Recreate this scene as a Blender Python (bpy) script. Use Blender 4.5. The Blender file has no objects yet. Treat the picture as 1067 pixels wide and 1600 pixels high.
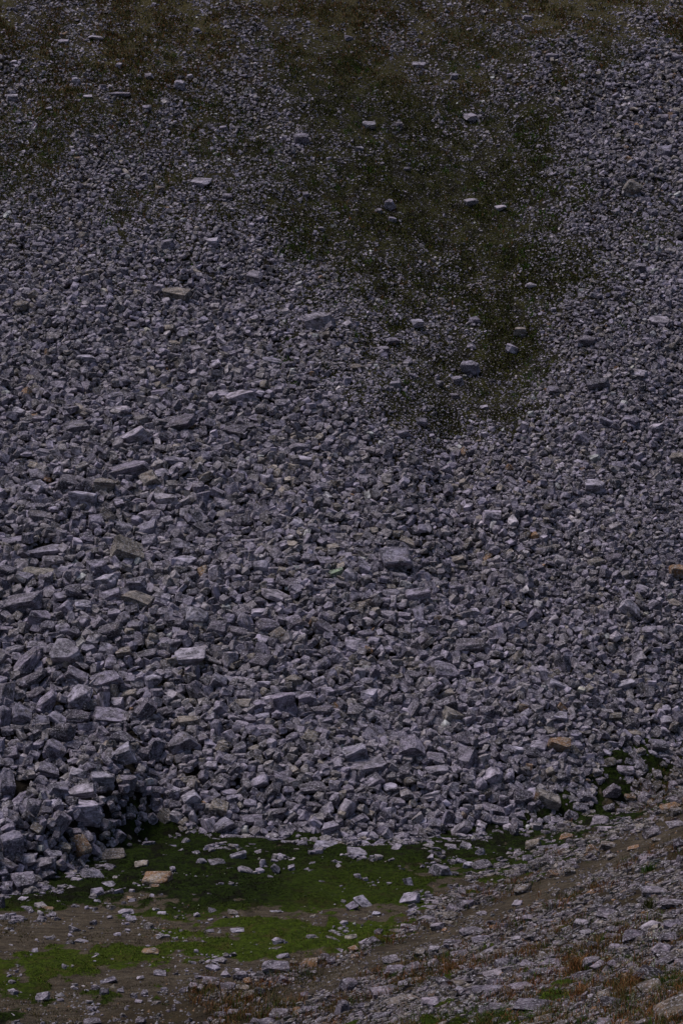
import bpy, bmesh, math, random
import numpy as np, time
T0 = time.time()
def lap(m): print('LAP %-10s %.1f' % (m, time.time() - T0), flush=True)
from mathutils import Vector, noise as mnoise

random.seed(11)
R = np.random.default_rng(11)
scene = bpy.context.scene
COL = scene.collection

# ------------------------------------------------------------------ camera numbers (shared by the survey helpers)
PW, PH = 1067.0, 1600.0
FOV = math.radians(28.0)
FPX = 800.0 / math.tan(FOV / 2)
CAM = np.array([0.0, 0.0, 12.0])
PITCH = math.radians(-2.8)
CP, SP = math.cos(PITCH), math.sin(PITCH)
RIGHT = np.array([1.0, 0, 0]); FWD = np.array([0, CP, SP]); UP = np.array([0, -SP, CP])

def ray(u, v):
    u = np.asarray(u, float); v = np.asarray(v, float)
    return ((u - 533.5) / FPX)[..., None] * RIGHT + ((800 - v) / FPX)[..., None] * UP + FWD

def project(P):
    q = P - CAM
    z = np.maximum(q @ FWD, 0.5)
    return 533.5 + FPX * (q @ RIGHT) / z, 800 - FPX * (q @ UP) / z, z

# ------------------------------------------------------------------ numpy value noise
def _hash(ix, iy, seed):
    n = (ix.astype(np.int64) * 374761393 + iy.astype(np.int64) * 668265263 + seed * 974711) & 0x7fffffff
    n = ((n ^ (n >> 13)) * 1274126177) & 0x7fffffff
    return ((n ^ (n >> 16)) & 0xffff) / 65535.0
def vnoise(x, y, seed=0):
    x0 = np.floor(x); y0 = np.floor(y); fx = x - x0; fy = y - y0
    fx = fx * fx * (3 - 2 * fx); fy = fy * fy * (3 - 2 * fy)
    a = _hash(x0, y0, seed); b = _hash(x0 + 1, y0, seed); c = _hash(x0, y0 + 1, seed); d = _hash(x0 + 1, y0 + 1, seed)
    return (a + (b - a) * fx) * (1 - fy) + (c + (d - c) * fx) * fy
def fbm(x, y, seed=0, oct=3):
    s = 0; a = .5; t = 0
    for o in range(oct):
        s = s + a * vnoise(x, y, seed + o * 17); t += a; a *= .5; x = x * 2.03 + 3.1; y = y * 2.03 + 1.7
    return s / t
def sstep(a, b, x):
    t = np.clip((x - a) / (b - a), 0, 1); return t * t * (3 - 2 * t)
def smax(a, b, k):
    m = np.maximum(a, b); return m + k * np.log(np.exp((a - m) / k) + np.exp((b - m) / k))

# ------------------------------------------------------------------ terrain
TOE_X = np.array([-40, -12, -8.6, -7.4, -6.6, -6.0, -5.3, -4.7, -3.2, 0, 3, 6, 9, 12, 40])
TOE_Y = np.array([49, 49.5, 50.4, 52.0, 53.8, 55.4, 57.0, 56.9, 57.0, 57.0, 57.6, 58.6, 60.0, 61, 62])
def terrain(X, Y):
    X = np.asarray(X, float); Y = np.asarray(Y, float)
    floor = .05 * (fbm(X * .5, Y * .5, 3) - .5) * 2 + .10 * (fbm(X * .17, Y * .17, 5) - .5)
    xs = 9 * np.tanh(.3 * X / 9)
    near = .49 + xs - .139 * (np.clip(Y, 12, 90) - 40) + .45 * (fbm(X * .33, Y * .33, 8) - .5) + .16 * (fbm(X * 1.4, Y * 1.4, 9) - .5)
    toe = np.interp(X, TOE_X, TOE_Y)
    t = Y - toe
    tw = Y - (58 + .08 * X)
    w = sstep(1.5, 8, t)
    far = .80 * np.clip(t, -40, 1.6) + .62 * np.clip(t - 1.6, 0, 200)
    big = .6745 * (tw) - .0
    far = far * (1 - w) + big * w
    # rolling relief of the talus, and the hollow with the green tongue in it
    far = far + sstep(0, 6, t) * (1.6 * (fbm(X * .09, Y * .07, 21) - .5) + .75 * (fbm(X * .3, Y * .3, 22) - .5)) \
        + sstep(-.5, 1.5, t) * .42 * (fbm(X * .9, Y * .9, 23) - .5)
    far = far - .75 * np.exp(-((X - 4.1) / 1.0) ** 2) * sstep(65, 69, Y) * sstep(80, 75, Y)
    far = far + .3 * np.exp(-((X + 7.6) / 2.4) ** 2 - ((Y - 60.5) / 4.5) ** 2) * sstep(0, 3, t)
    far = far - 1.0 * np.exp(-((X - 5.5 - .02 * (Y - 80)) / 3.2) ** 2) * sstep(70, 84, Y)
    far = np.minimum(far, 62 + .12 * (Y - 150) + 3 * (fbm(X * .02, Y * .02, 25) - .5))
    z = smax(floor, near, .18)
    return smax(z, far, .10)

def normal(X, Y, e=.12):
    dx = (terrain(X + e, Y) - terrain(X - e, Y)) / (2 * e); dy = (terrain(X, Y + e) - terrain(X, Y - e)) / (2 * e)
    n = np.stack([-dx, -dy, np.ones_like(dx)], -1)
    return n / np.linalg.norm(n, axis=-1, keepdims=True)

HX0, HY0, HS = -46.0, 14.0, .1
HGX, HGY = np.meshgrid(np.arange(920) * HS + HX0, np.arange(1300) * HS + HY0, indexing='ij')
HR = terrain(HGX, HGY)
def hlook(X, Y):
    i = np.clip((X - HX0) / HS, 0, 917.99); j = np.clip((Y - HY0) / HS, 0, 1297.99)
    a = i.astype(int); b = j.astype(int); i = i - a; j = j - b
    return (HR[a, b] * (1 - i) + HR[a + 1, b] * i) * (1 - j) + (HR[a, b + 1] * (1 - i) + HR[a + 1, b + 1] * i) * j
def march(u, v):
    d = ray(u, v); t = np.full(len(d), 18.0); hi = np.full(len(d), 140.0); live = np.arange(len(d))
    while len(live):
        P = CAM + d[live] * t[live][:, None]
        below = P[:, 2] < hlook(P[:, 0], P[:, 1])
        hi[live[below]] = t[live[below]]
        t[live] += .25
        live = live[~below & (t[live] < 140)]
    lo = hi - .25
    for i in range(8):
        m = (lo + hi) / 2; P = CAM + d * m[:, None]
        b = P[:, 2] < hlook(P[:, 0], P[:, 1])
        hi = np.where(b, m, hi); lo = np.where(b, lo, m)
    return hi
DU = np.arange(-520, 1591, 5.0); DV = np.arange(-90, 1711, 5.0)
_a, _b = np.meshgrid(DU, DV, indexing='ij')
DT = march(_a.ravel(), _b.ravel()).reshape(_a.shape)
def at(u, v):
    """the ground point seen at a photo position"""
    u = np.asarray(u, float); v = np.asarray(v, float)
    i = np.clip((u + 520) / 5, 0, len(DU) - 1.01); j = np.clip((v + 90) / 5, 0, len(DV) - 1.01)
    a = i.astype(int); b = j.astype(int); i = i - a; j = j - b
    t = (DT[a, b] * (1 - i) + DT[a + 1, b] * i) * (1 - j) + (DT[a, b + 1] * (1 - i) + DT[a + 1, b + 1] * i) * j
    P = CAM + ray(u, v) * t[:, None]
    P[:, 2] = terrain(P[:, 0], P[:, 1])
    return P

# ------------------------------------------------------------------ survey tables: what covers the ground where
def table(us, vs, T):
    T = np.array(T, float); us = np.array(us, float); vs = np.array(vs, float)
    def f(u, v):
        i = np.clip(np.searchsorted(us, u) - 1, 0, len(us) - 2); j = np.clip(np.searchsorted(vs, v) - 1, 0, len(vs) - 2)
        a = np.clip((u - us[i]) / (us[i + 1] - us[i]), 0, 1); b = np.clip((v - vs[j]) / (vs[j + 1] - vs[j]), 0, 1)
        return (T[j, i] * (1 - a) + T[j, i + 1] * a) * (1 - b) + (T[j + 1, i] * (1 - a) + T[j + 1, i + 1] * a) * b
    return f
U9 = [0, 133, 267, 400, 533, 667, 800, 933, 1067]
cover_far = table(U9, [0, 50, 100, 150, 200, 300, 350, 400, 450, 500, 560, 620, 680, 740, 1000], [
    [.34, .32, .36, .42, .44, .44, .42, .36, .34],
    [.46, .42, .42, .46, .52, .54, .5, .44, .46],
    [.38, .38, .42, .46, .46, .46, .56, .62, .9],
    [.3, .35, .5, .46, .28, .28, .52, .75, .97],
    [.30, .34, .5, .46, .26, .26, .42, .8, 1],
    [.40, .46, .56, .54, .28, .24, .26, .82, .95],
    [.55, .6, .66, .62, .32, .22, .24, .86, .82],
    [.75, .80, .82, .68, .34, .2, .2, .8, .82],
    [.90, .96, .96, .80, .36, .2, .2, .82, .93],
    [1, 1, 1, 1, .52, .2, .2, .88, 1],
    [1, 1, 1, 1, .46, .2, .16, .8, 1],
    [1, 1, 1, 1, .78, .16, .16, .86, 1],
    [1, 1, 1, 1, 1, .20, .30, 1, 1],
    [1, 1, 1, 1, 1, .78, .95, 1, 1],
    [1, 1, 1, 1, 1, 1, 1, 1, 1]])
size_px = table([0, 267, 533, 800, 1067], [0, 100, 200, 300, 400, 500, 600, 700, 800, 900, 1000, 1100, 1200, 1300, 1400, 1500, 1600], [
    [4.0, 3.7, 3.6, 3.8, 4.4], [4.4, 4.0, 3.8, 4.0, 6.2], [5, 4.6, 3.9, 3.9, 6.6], [5.7, 5.3, 4.0, 4.0, 6.2], [6.7, 6.5, 4.6, 4.0, 6.2], [7.8, 7.6, 6.0, 4.4, 6.4],
    [9.2, 8.8, 7.6, 5.2, 6.6], [10.8, 10.2, 9.0, 6.8, 6.8], [13, 12.4, 10.6, 8.0, 6.8], [16.5, 14.6, 12.2, 8.6, 7.0], [19.5, 16.5, 13.6, 9.6, 7.4], [20, 17.5, 14.5, 10.8, 8.4],
    [19, 18, 16, 13, 10.5], [18, 17, 15, 12, 11], [14, 10, 9, 9, 10], [7, 7, 8, 9.5, 11], [7, 8, 9, 11.5, 14]])
TOE_U = [0, 60, 110, 150, 195, 215, 245, 265, 320, 420, 560, 640, 700, 760, 830, 900, 960, 1067]
TOE_V = [1405, 1395, 1345, 1320, 1272, 1258, 1262, 1284, 1300, 1298, 1308, 1308, 1296, 1290, 1268, 1225, 1170, 1140]
NEAR_U = [0, 200, 300, 420, 560, 640, 740, 800, 850, 960, 1067]
NEAR_V = [1640, 1570, 1540, 1510, 1472, 1425, 1365, 1330, 1296, 1232, 1175]
PATH_U = [380, 520, 640, 760, 900, 1000, 1067]
PATH_V = [1575, 1530, 1482, 1432, 1372, 1318, 1288]
U12 = [0, 100, 200, 300, 400, 500, 600, 700, 800, 900, 1000, 1067]
moss_floor = table(U12, [1120, 1190, 1240, 1290, 1340, 1380, 1410, 1430, 1450, 1470, 1490, 1510, 1530, 1560, 1600], [
    [0, 0, 0, 0, 0, 0, 0, 0, 0, .5, .7, .5],
    [0, 0, .6, .1, 0, 0, .1, .3, .8, 1, .9, .8],
    [0, .1, .9, .6, .4, .4, .5, .6, 1, 1, .8, .5],
    [0, .3, 1, 1, 1, 1, 1, 1, 1, .8, .4, .3],
    [.6, .8, 1, 1, 1, 1, 1, 1, .8, .4, .2, .1],
    [1, 1, 1, 1, 1, 1, 1, .5, .6, .1, .1, .2],
    [1, .9, .5, .7, .9, 1, .8, .3, .1, .1, .2, .3],
    [.2, 0, .6, .8, .1, .4, .1, .2, .1, .1, .2, .3],
    [0, 0, .2, .5, .9, .7, .9, .1, .1, .2, .2, .3],
    [0, 0, 0, .4, 1, 1, .9, .2, .1, .1, .1, .2],
    [0, .6, .9, .9, .9, .5, .1, .1, .1, .1, .1, .1],
    [.4, 1, .8, .3, .1, .1, 0, .1, .2, .1, .1, .1],
    [.9, .6, .4, 0, 0, .2, .1, .2, .2, .2, .2, .2],
    [.7, .6, .3, .1, .1, .2, .2, .2, .2, .3, .2, .2],
    [.4, .1, 0, 0, .2, .3, .4, .5, .5, .3, .2, .2]])

def masks(P):
    u, v, z = project(P)
    X, Y = P[..., 0], P[..., 1]
    w1 = (fbm(X * .8, Y * .8, 41) - .5); w2 = (fbm(X * .35, Y * .35, 43) - .5)
    uu = u + 40 * w2; vv = v + 22 * w1
    toe = np.interp(uu, TOE_U, TOE_V) + 18 * w1 + 22 * (fbm(X * 1.9, Y * .3, 63, 2) - .5)
    nearv = np.interp(u, NEAR_U, NEAR_V)
    below = sstep(-8, 10, v - toe)
    near = sstep(-10, 22, vv - nearv) * below
    path = np.exp(-((vv - np.interp(u, PATH_U, PATH_V)) / 19.0) ** 2) * sstep(360, 440, u)
    n = fbm(X * .45, Y * .33, 51, 4); n2 = fbm(X * 1.6, Y * 1.2, 57, 3)
    cf = cover_far(uu, v + 60 * w2)
    cf = np.where(cf < .55, cf + .05, cf) + .13 * sstep(420, 330, v) * sstep(560, 400, u) * sstep(.9, .6, cf)
    cf = np.where(cf < .96, np.clip(cf + 1.25 * (n - .5) * (1 - np.abs(cf - .5)), .03, 1), cf)
    n3 = fbm(X * 4.2, Y * 3.0, 61, 3)
    flo = .08 + .10 * sstep(.55, .7, n2) + .25 * sstep(1180, 1130, v) + .32 * sstep(820, 920, u) * sstep(1330, 1200, v)
    edge = .75 * sstep(62, 0, v - toe) * sstep(.40, .58, n3)
    neb = np.interp(u, [250, 420, 560, 700, 1067], [.12, .48, .64, .66, .58])
    neb = np.clip(neb + 1.0 * (n2 - .5), .05, .9) * (1 - .62 * path)
    cov = cf * (1 - below) + below * ((flo + edge) * (1 - near) + neb * near)
    # ground colour masks
    mf = moss_floor(uu, vv)
    n3 = fbm(X * 4.2, Y * 3.0, 61, 3)
    moss = sstep(.34, .72, mf * .75 + .62 * (n2 - .5) + .75 * (n3 - .5) + .12) * sstep(-60, 10, v - toe)
    moss = moss * (1 - .8 * path)
    upper = sstep(760, 640, v)
    veg = upper * sstep(.95, .45, cf)
    brown = np.clip(sstep(190, 20, v + 260 * w2) * .95 + .45 * sstep(420, 120, v) * sstep(520, 250, u), 0, 1)
    bright = sstep(1405, 1450, v) * sstep(1600, 1520, v) + .55 * sstep(1320, 1390, v) * sstep(380, 520, u)
    return dict(u=u, v=v, z=z, cov=cov, moss=moss, veg=veg, brown=brown, bright=np.clip(bright, 0, 1), near=near, path=path,
                below=below, n=n, n2=n2, toe=toe)

# ------------------------------------------------------------------ object helpers
def tag(o, label=None, cat=None, group=None, kind=None):
    if label: o['label'] = label
    if cat: o['category'] = cat
    if group: o['group'] = group
    if kind: o['kind'] = kind
    return o

def mesh_np(name, V, F, mat, attrs=None, smooth=False):
    """V (n,3), F (m,3) triangles or (m,4) quads -> a linked object; attrs: name -> (kind, array per vertex)"""
    me = bpy.data.meshes.new(name)
    k = F.shape[1]
    me.vertices.add(len(V)); me.vertices.foreach_set('co', np.ascontiguousarray(V, np.float32).ravel())
    me.loops.add(F.size); me.loops.foreach_set('vertex_index', np.ascontiguousarray(F, np.int32).ravel())
    me.polygons.add(len(F)); me.polygons.foreach_set('loop_start', np.arange(0, F.size, k, dtype=np.int32))
    try: me.polygons.foreach_set('loop_total', np.full(len(F), k, np.int32))
    except Exception: pass
    me.polygons.foreach_set('use_smooth', np.full(len(F), smooth, bool))
    for an, (ty, arr) in (attrs or {}).items():
        a = me.attributes.new(an, ty, 'POINT')
        if ty == 'FLOAT_COLOR': a.data.foreach_set('color', np.ascontiguousarray(arr, np.float32).ravel())
        elif ty == 'FLOAT_VECTOR': a.data.foreach_set('vector', np.ascontiguousarray(arr, np.float32).ravel())
        else: a.data.foreach_set('value', np.ascontiguousarray(arr, np.float32).ravel())
    me.update(calc_edges=True)
    me.materials.append(mat)
    o = bpy.data.objects.new(name, me); COL.objects.link(o)
    return o

# ------------------------------------------------------------------ materials
class NT:
    def __init__(s, name):
        s.m = bpy.data.materials.new(name); s.m.use_nodes = True; s.t = s.m.node_tree
        s.b = s.t.nodes['Principled BSDF']
    def n(s, ty, **kw):
        x = s.t.nodes.new(ty)
        for k, v in kw.items():
            if k.startswith('i_'): x.inputs[k[2:].replace('_', ' ')].default_value = v
            else: setattr(x, k, v)
        return x
    def l(s, a, b): s.t.links.new(a, b)
    def noise(s, vec, scale, detail=4, rough=.6, dist=0):
        x = s.n('ShaderNodeTexNoise'); x.inputs['Scale'].default_value = scale; x.inputs['Detail'].default_value = detail
        x.inputs['Roughness'].default_value = rough; x.inputs['Distortion'].default_value = dist
        s.l(vec, x.inputs['Vector']); return x.outputs['Fac']
    def ramp(s, fac, a, b, lo=0., hi=1.):
        x = s.n('ShaderNodeMapRange'); x.interpolation_type = 'SMOOTHSTEP'
        for k, v in zip(('From Min', 'From Max', 'To Min', 'To Max'), (a, b, lo, hi)): x.inputs[k].default_value = v
        s.l(fac, x.inputs['Value']); return x.outputs['Result']
    def mix(s, fac, a, b, mode='MIX'):
        x = s.n('ShaderNodeMix'); x.data_type = 'RGBA'; x.blend_type = mode
        for sock, val in ((x.inputs[0], fac), (x.inputs[6], a), (x.inputs[7], b)):
            if hasattr(val, 'links') or isinstance(val, bpy.types.NodeSocket): s.l(val, sock)
            elif isinstance(val, (int, float)): sock.default_value = val
            else: sock.default_value = (*val, 1)
        return x.outputs[2]
    def math(s, op, a, b=0.):
        x = s.n('ShaderNodeMath'); x.operation = op
        for sock, val in zip(x.inputs, (a, b)):
            if isinstance(val, bpy.types.NodeSocket): s.l(val, sock)
            else: sock.default_value = val
        return x.outputs[0]
    def attr(s, name):
        x = s.n('ShaderNodeAttribute'); x.attribute_name = name; return x

def rock_material():
    k = NT('weathered_stone')
    tone = k.attr('tone'); vec = k.attr('local').outputs['Vector']
    c = tone.outputs['Color']
    n1 = k.ramp(k.noise(vec, 3.2, 7, .68, .3), .36, .66, .28, 1.65)
    mul = k.n('ShaderNodeCombineColor')
    for i in range(3): k.l(n1, mul.inputs[i])
    c = k.mix(1.0, c, mul.outputs[0], 'MULTIPLY')
    mp = k.n('ShaderNodeMapping'); mp.inputs['Scale'].default_value = (1.6, 2.2, 15.0); k.l(vec, mp.inputs['Vector'])
    st = k.ramp(k.noise(mp.outputs[0], 1.0, 5, .7, .6), .38, .58, .42, 1.2)
    m2 = k.n('ShaderNodeCombineColor')
    for i in range(3): k.l(st, m2.inputs[i])
    c = k.mix(.6, c, m2.outputs[0], 'MULTIPLY')
    # brown weathering film, rust, pale crust lichen and black spots: dark lichen plus painted shade of pits
    c = k.mix(k.ramp(k.noise(vec, 1.4, 5, .6), .52, .72, 0, .45), c, (.150, .118, .096))
    ru = k.math('ADD', k.noise(vec, 2.1, 6, .62), tone.outputs['Alpha'])
    c = k.mix(k.ramp(ru, .98, 1.20, 0, .8), c, (.27, .135, .055))
    pale = k.noise(vec, 17, 6, .8)
    c = k.mix(k.ramp(pale, .51, .64, 0, .85), c, (.62, .58, .66))
    blk = k.noise(vec, 7.0, 6, .75)
    c = k.mix(k.ramp(blk, .57, .68, 0, .85), c, (.022, .021, .024))
    k.l(c, k.b.inputs['Base Color'])
    k.b.inputs['Roughness'].default_value = .86
    k.b.inputs['Specular IOR Level'].default_value = .25
    bu = k.n('ShaderNodeBump'); bu.inputs['Strength'].default_value = .9; bu.inputs['Distance'].default_value = .05
    h = k.math('ADD', k.noise(vec, 11, 6, .7), k.math('MULTIPLY', k.noise(mp.outputs[0], 1.5, 4, .7), 1.1))
    k.l(h, bu.inputs['Height']); k.l(bu.outputs[0], k.b.inputs['Normal'])
    return k.m

def ground_material():
    k = NT('alpine_ground')
    g = k.n('ShaderNodeNewGeometry').outputs['Position']
    m1 = k.attr('cover_a').outputs['Color']; m2 = k.attr('cover_b').outputs['Color']
    s1 = k.n('ShaderNodeSeparateColor'); k.l(m1, s1.inputs[0]); s2 = k.n('ShaderNodeSeparateColor'); k.l(m2, s2.inputs[0])
    moss, veg, brown = s1.outputs; bright, near, path = s2.outputs
    nf = k.noise(g, 9, 7, .7); nm = k.noise(g, 1.7, 6, .65); nvf = k.noise(g, 38, 4, .7)
    # bare earth
    sm = k.n('ShaderNodeMapping'); sm.inputs['Scale'].default_value = (.7, 2.2, 1.0); sm.inputs['Rotation'].default_value = (0, 0, .25); k.l(g, sm.inputs['Vector'])
    ns = k.noise(sm.outputs[0], 3.0, 8, .75)
    soil = k.mix(k.ramp(nm, .35, .65), (.125, .098, .071), (.180, .144, .104))
    soil = k.mix(k.ramp(ns, .47, .60, 0, .9), soil, (.045, .035, .027))
    soil = k.mix(k.ramp(ns, .44, .32, 0, .6), soil, (.215, .175, .130))
    soil = k.mix(k.ramp(nvf, .38, .62, 0, .7), soil, (.06, .045, .034))
    soil = k.mix(k.ramp(k.noise(g, 55, 2, .5), .63, .70, 0, .6), soil, (.27, .25, .25))
    dark = k.mix(k.ramp(nf, .35, .65), (.012, .010, .009), (.035, .028, .022))     # dark soil between the blocks, blackened to paint shade in the gaps
    # low olive cushion growth of the upper slope
    ol = k.mix(k.ramp(nm, .38, .62), (.013, .012, .006), (.050, .049, .010))
    ol = k.mix(k.ramp(nf, .42, .62, 0, .75), ol, (.014, .010, .007))
    br = k.mix(k.ramp(nf, .38, .62), (.036, .030, .013), (.108, .088, .034))
    br = k.mix(k.ramp(nm, .5, .68, 0, .6), br, (.044, .050, .014))
    up = k.mix(brown, ol, br)
    up = k.mix(k.ramp(k.noise(g, 13, 4, .62), .56, .66, 0, .75), up, (.20, .19, .21))   # grit
    # floor moss
    mo = k.mix(k.ramp(nf, .34, .66), (.008, .012, .003), (.030, .050, .006))
    mo = k.mix(k.ramp(nm, .48, .62, 0, .9), mo, (.010, .009, .006))
    mb = k.mix(k.ramp(nf, .34, .66), (.034, .048, .007), (.080, .116, .011))
    mb = k.mix(k.ramp(nm, .5, .68, 0, .7), mb, (.085, .068, .022))
    mo = k.mix(bright, mo, mb)
    below = k.attr('below').outputs['Fac']
    gr = k.mix(k.ramp(nm, .4, .6), (.050, .038, .028), (.080, .060, .036))
    floor = k.mix(k.math('MULTIPLY', near, k.math('SUBTRACT', 1.0, path)), soil, gr)
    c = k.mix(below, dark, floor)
    c = k.mix(veg, c, up)
    mm = k.ramp(k.math('ADD', moss, k.math('MULTIPLY', k.math('SUBTRACT', nf, .5), 1.1)), .38, .62)
    c = k.mix(mm, c, mo)
    k.l(c, k.b.inputs['Base Color'])
    k.b.inputs['Roughness'].default_value = 1.0; k.b.inputs['Specular IOR Level'].default_value = .1
    bu = k.n('ShaderNodeBump'); bu.inputs['Strength'].default_value = 1.0; bu.inputs['Distance'].default_value = .14
    k.l(k.math('ADD', nf, k.math('MULTIPLY', nvf, .4)), bu.inputs['Height']); k.l(bu.outputs[0], k.b.inputs['Normal'])
    return k.m

def plant_material(name):
    k = NT(name)
    k.l(k.attr('tone').outputs['Color'], k.b.inputs['Base Color'])
    k.b.inputs['Roughness'].default_value = .9; k.b.inputs['Specular IOR Level'].default_value = .12
    return k.m

STONE = rock_material(); GROUND = ground_material(); BLADE = plant_material('grass_blades'); CUSHION = plant_material('moss_cushion')

# ------------------------------------------------------------------ ground sheet
def axis(lo, hi, step, a, b):
    core = list(np.arange(lo, hi + 1e-6, step)); s = step; x = core[0]; left = []
    while x > a: s *= 1.25; x -= s; left.append(x)
    s = step; x = core[-1]; right = []
    while x < b: s *= 1.25; x += s; right.append(x)
    return np.array(left[::-1] + core + right)
gx = np.concatenate([axis(-44, -16.2, .3, -420, -16.2), axis(-16, 16, .13, -16, 16), axis(16.2, 44, .3, 16.2, 420)]); gy = axis(38, 63, .1, 38, 63)
gy = np.concatenate([axis(22, 37.9, .2, -300, 22), gy, axis(63.2, 122, .25, 63.2, 800)])
GX, GY = np.meshgrid(gx, gy)
GZ = terrain(GX, GY)
V = np.stack([GX, GY, GZ], -1).reshape(-1, 3)
nx, ny = len(gx), len(gy)
idx = np.arange(nx * ny).reshape(ny, nx)
F = np.stack([idx[:-1, :-1], idx[:-1, 1:], idx[1:, 1:], idx[1:, :-1]], -1).reshape(-1, 4)
M = masks(V)
front = (V @ FWD - CAM @ FWD) > 15
sel = lambda a, d=0.: np.where(front, a, d)
one = np.ones(len(V))
# moss is thick: it swells the floor a little
V[:, 2] -= sel((1 - M['below']) * sstep(.8, .97, M['cov'])) * .16 * sstep(30, 60, 1e3 / np.maximum(sel(M['z'], 1e3), 1) * 3.6)
V[:, 2] += sel(M['moss']) * sel(M['below']) * (.30 * (fbm(V[:, 0] * 1.1, V[:, 1] * 1.1, 77, 4) - .3) + .16 * (fbm(V[:, 0] * 3.1, V[:, 1] * 2.6, 78, 2) - .5))
tag(mesh_np('ground', V, F, GROUND, {
    'cover_a': ('FLOAT_COLOR', np.stack([sel(M['moss']), sel(M['veg']), sel(M['brown']), one], -1)),
    'cover_b': ('FLOAT_COLOR', np.stack([sel(M['bright']), sel(M['near'], 1.), sel(M['path']), one], -1)),
    'below': ('FLOAT', sel(M['below'], 1.))}, True), kind='structure')

lap('terrain')
# ------------------------------------------------------------------ rock shapes
def rock_hull(rng, a=1., b=.75, c=.55, cuts=7, rounded=.0):
    """an angular block: a jittered box with corners and edges knocked off"""
    bm = bmesh.new()
    bmesh.ops.create_cube(bm, size=2)
    for v in bm.verts:
        v.co = Vector((v.co.x * (1 + rng.uniform(-.28, .05)), v.co.y * (1 + rng.uniform(-.28, .05)), v.co.z * (1 + rng.uniform(-.3, .05))))
    for i in range(cuts):
        s = Vector([rng.choice((-1, 1)) * rng.uniform(.25, 1) if rng.random() < .8 else rng.uniform(-.15, .15) for _ in range(3)])
        if s.length < .2: continue
        s.normalize()
        far = max(v.co.dot(s) for v in bm.verts)
        d = far * rng.uniform(.62, .9) * (1 - .1 * rounded)
        bmesh.ops.bisect_plane(bm, geom=bm.verts[:] + bm.edges[:] + bm.faces[:], plane_co=s * d, plane_no=s, clear_outer=True)
        pts = [v.co.copy() for v in bm.verts]
        bm.clear()
        for p in pts: bm.verts.new(p)
        bmesh.ops.convex_hull(bm, input=bm.verts[:])
    bmesh.ops.remove_doubles(bm, verts=bm.verts[:], dist=.05)
    loose = [v for v in bm.verts if not v.link_faces]
    if loose: bmesh.ops.delete(bm, geom=loose, context='VERTS')
    bmesh.ops.dissolve_limit(bm, angle_limit=math.radians(9), verts=bm.verts[:], edges=bm.edges[:])
    for v in bm.verts: v.co = Vector((v.co.x * a, v.co.y * b, v.co.z * c))
    return bm

def finish(bm, rng, bevel=.06, sub=0, rough=.0, strata=0.):
    if bevel:
        bmesh.ops.bevel(bm, geom=bm.edges[:], offset=bevel, segments=1, profile=.6, affect='EDGES', clamp_overlap=True)
    bmesh.ops.triangulate(bm, faces=bm.faces[:])
    for i in range(sub):
        long = [e for e in bm.edges if e.calc_length() > .30 / (i + 1) ** .9]
        if long:
            bmesh.ops.subdivide_edges(bm, edges=long, cuts=1, use_grid_fill=False)
            bmesh.ops.triangulate(bm, faces=bm.faces[:])
    if rough:
        off = Vector((rng.uniform(0, 90), rng.uniform(0, 90), rng.uniform(0, 90)))
        bm.normal_update()
        mv = []
        for v in bm.verts:
            p = v.co
            n = mnoise.fractal(p * 1.3 + off, 1.0, 2.0, 4) * .9 + .55 * mnoise.noise(p * 4.5 + off)
            q = Vector((p.x * .5, p.y * .5, p.z * 5.0)) + off
            led = mnoise.noise(q)
            led = (1 if led > .08 else (-1 if led < -.12 else 0)) * strata
            mv.append(v.normal * (n * rough) + Vector((v.normal.x, v.normal.y, v.normal.z * .15)) * led)
        for v, d in zip(bm.verts, mv): v.co += d
    bm.verts.index_update()
    Vv = np.array([v.co[:] for v in bm.verts]); Ff = np.array([[v.index for v in f.verts] for f in bm.faces], int)
    bm.free()
    return Vv, Ff

def protos(n, seed, **kw):
    out = []
    for i in range(n):
        rng = random.Random(seed + i)
        kind = rng.random()
        b = rng.uniform(.62, 1.0); c = rng.uniform(.52, .9) if kind < .8 else rng.uniform(.28, .42)
        out.append(finish(rock_hull(rng, 1, b, c, rng.choice((5, 6, 7, 8, 9))), rng, **kw))
    return out
P_MID = protos(96, 500, bevel=.15, sub=1, rough=.07, strata=.03)
P_FAR = protos(60, 900, bevel=.10, sub=0, rough=.05)

lap('protos')
P_TINY = protos(40, 1300, bevel=.0, sub=0, rough=0)
def rotmats(axis_z, yaw):
    z = axis_z / np.linalg.norm(axis_z, axis=-1, keepdims=True)
    t = np.stack([np.cos(yaw), np.sin(yaw), np.zeros_like(yaw)], -1)
    x = t - (t * z).sum(-1, keepdims=True) * z; x /= np.linalg.norm(x, axis=-1, keepdims=True)
    y = np.cross(z, x)
    return np.stack([x, y, z], -1)                                     # columns are the local axes

TONES = {'g': (.212, .184, .242), 'l': (.350, .308, .382), 'd': (.108, .092, .120), 'b': (.215, .180, .158), 'o': (.24, .185, .14), 'k': (.15, .20, .135)}
def tone_rgba(t, rng):
    c = np.array(TONES[t]) * rng.uniform(.88, 1.13) * np.array([rng.uniform(.97, 1.03), 1, rng.uniform(.96, 1.04)])
    return np.array([*c, {'o': .62, 'b': .40, 'k': .2}.get(t, rng.uniform(.1, .3))])

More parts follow.
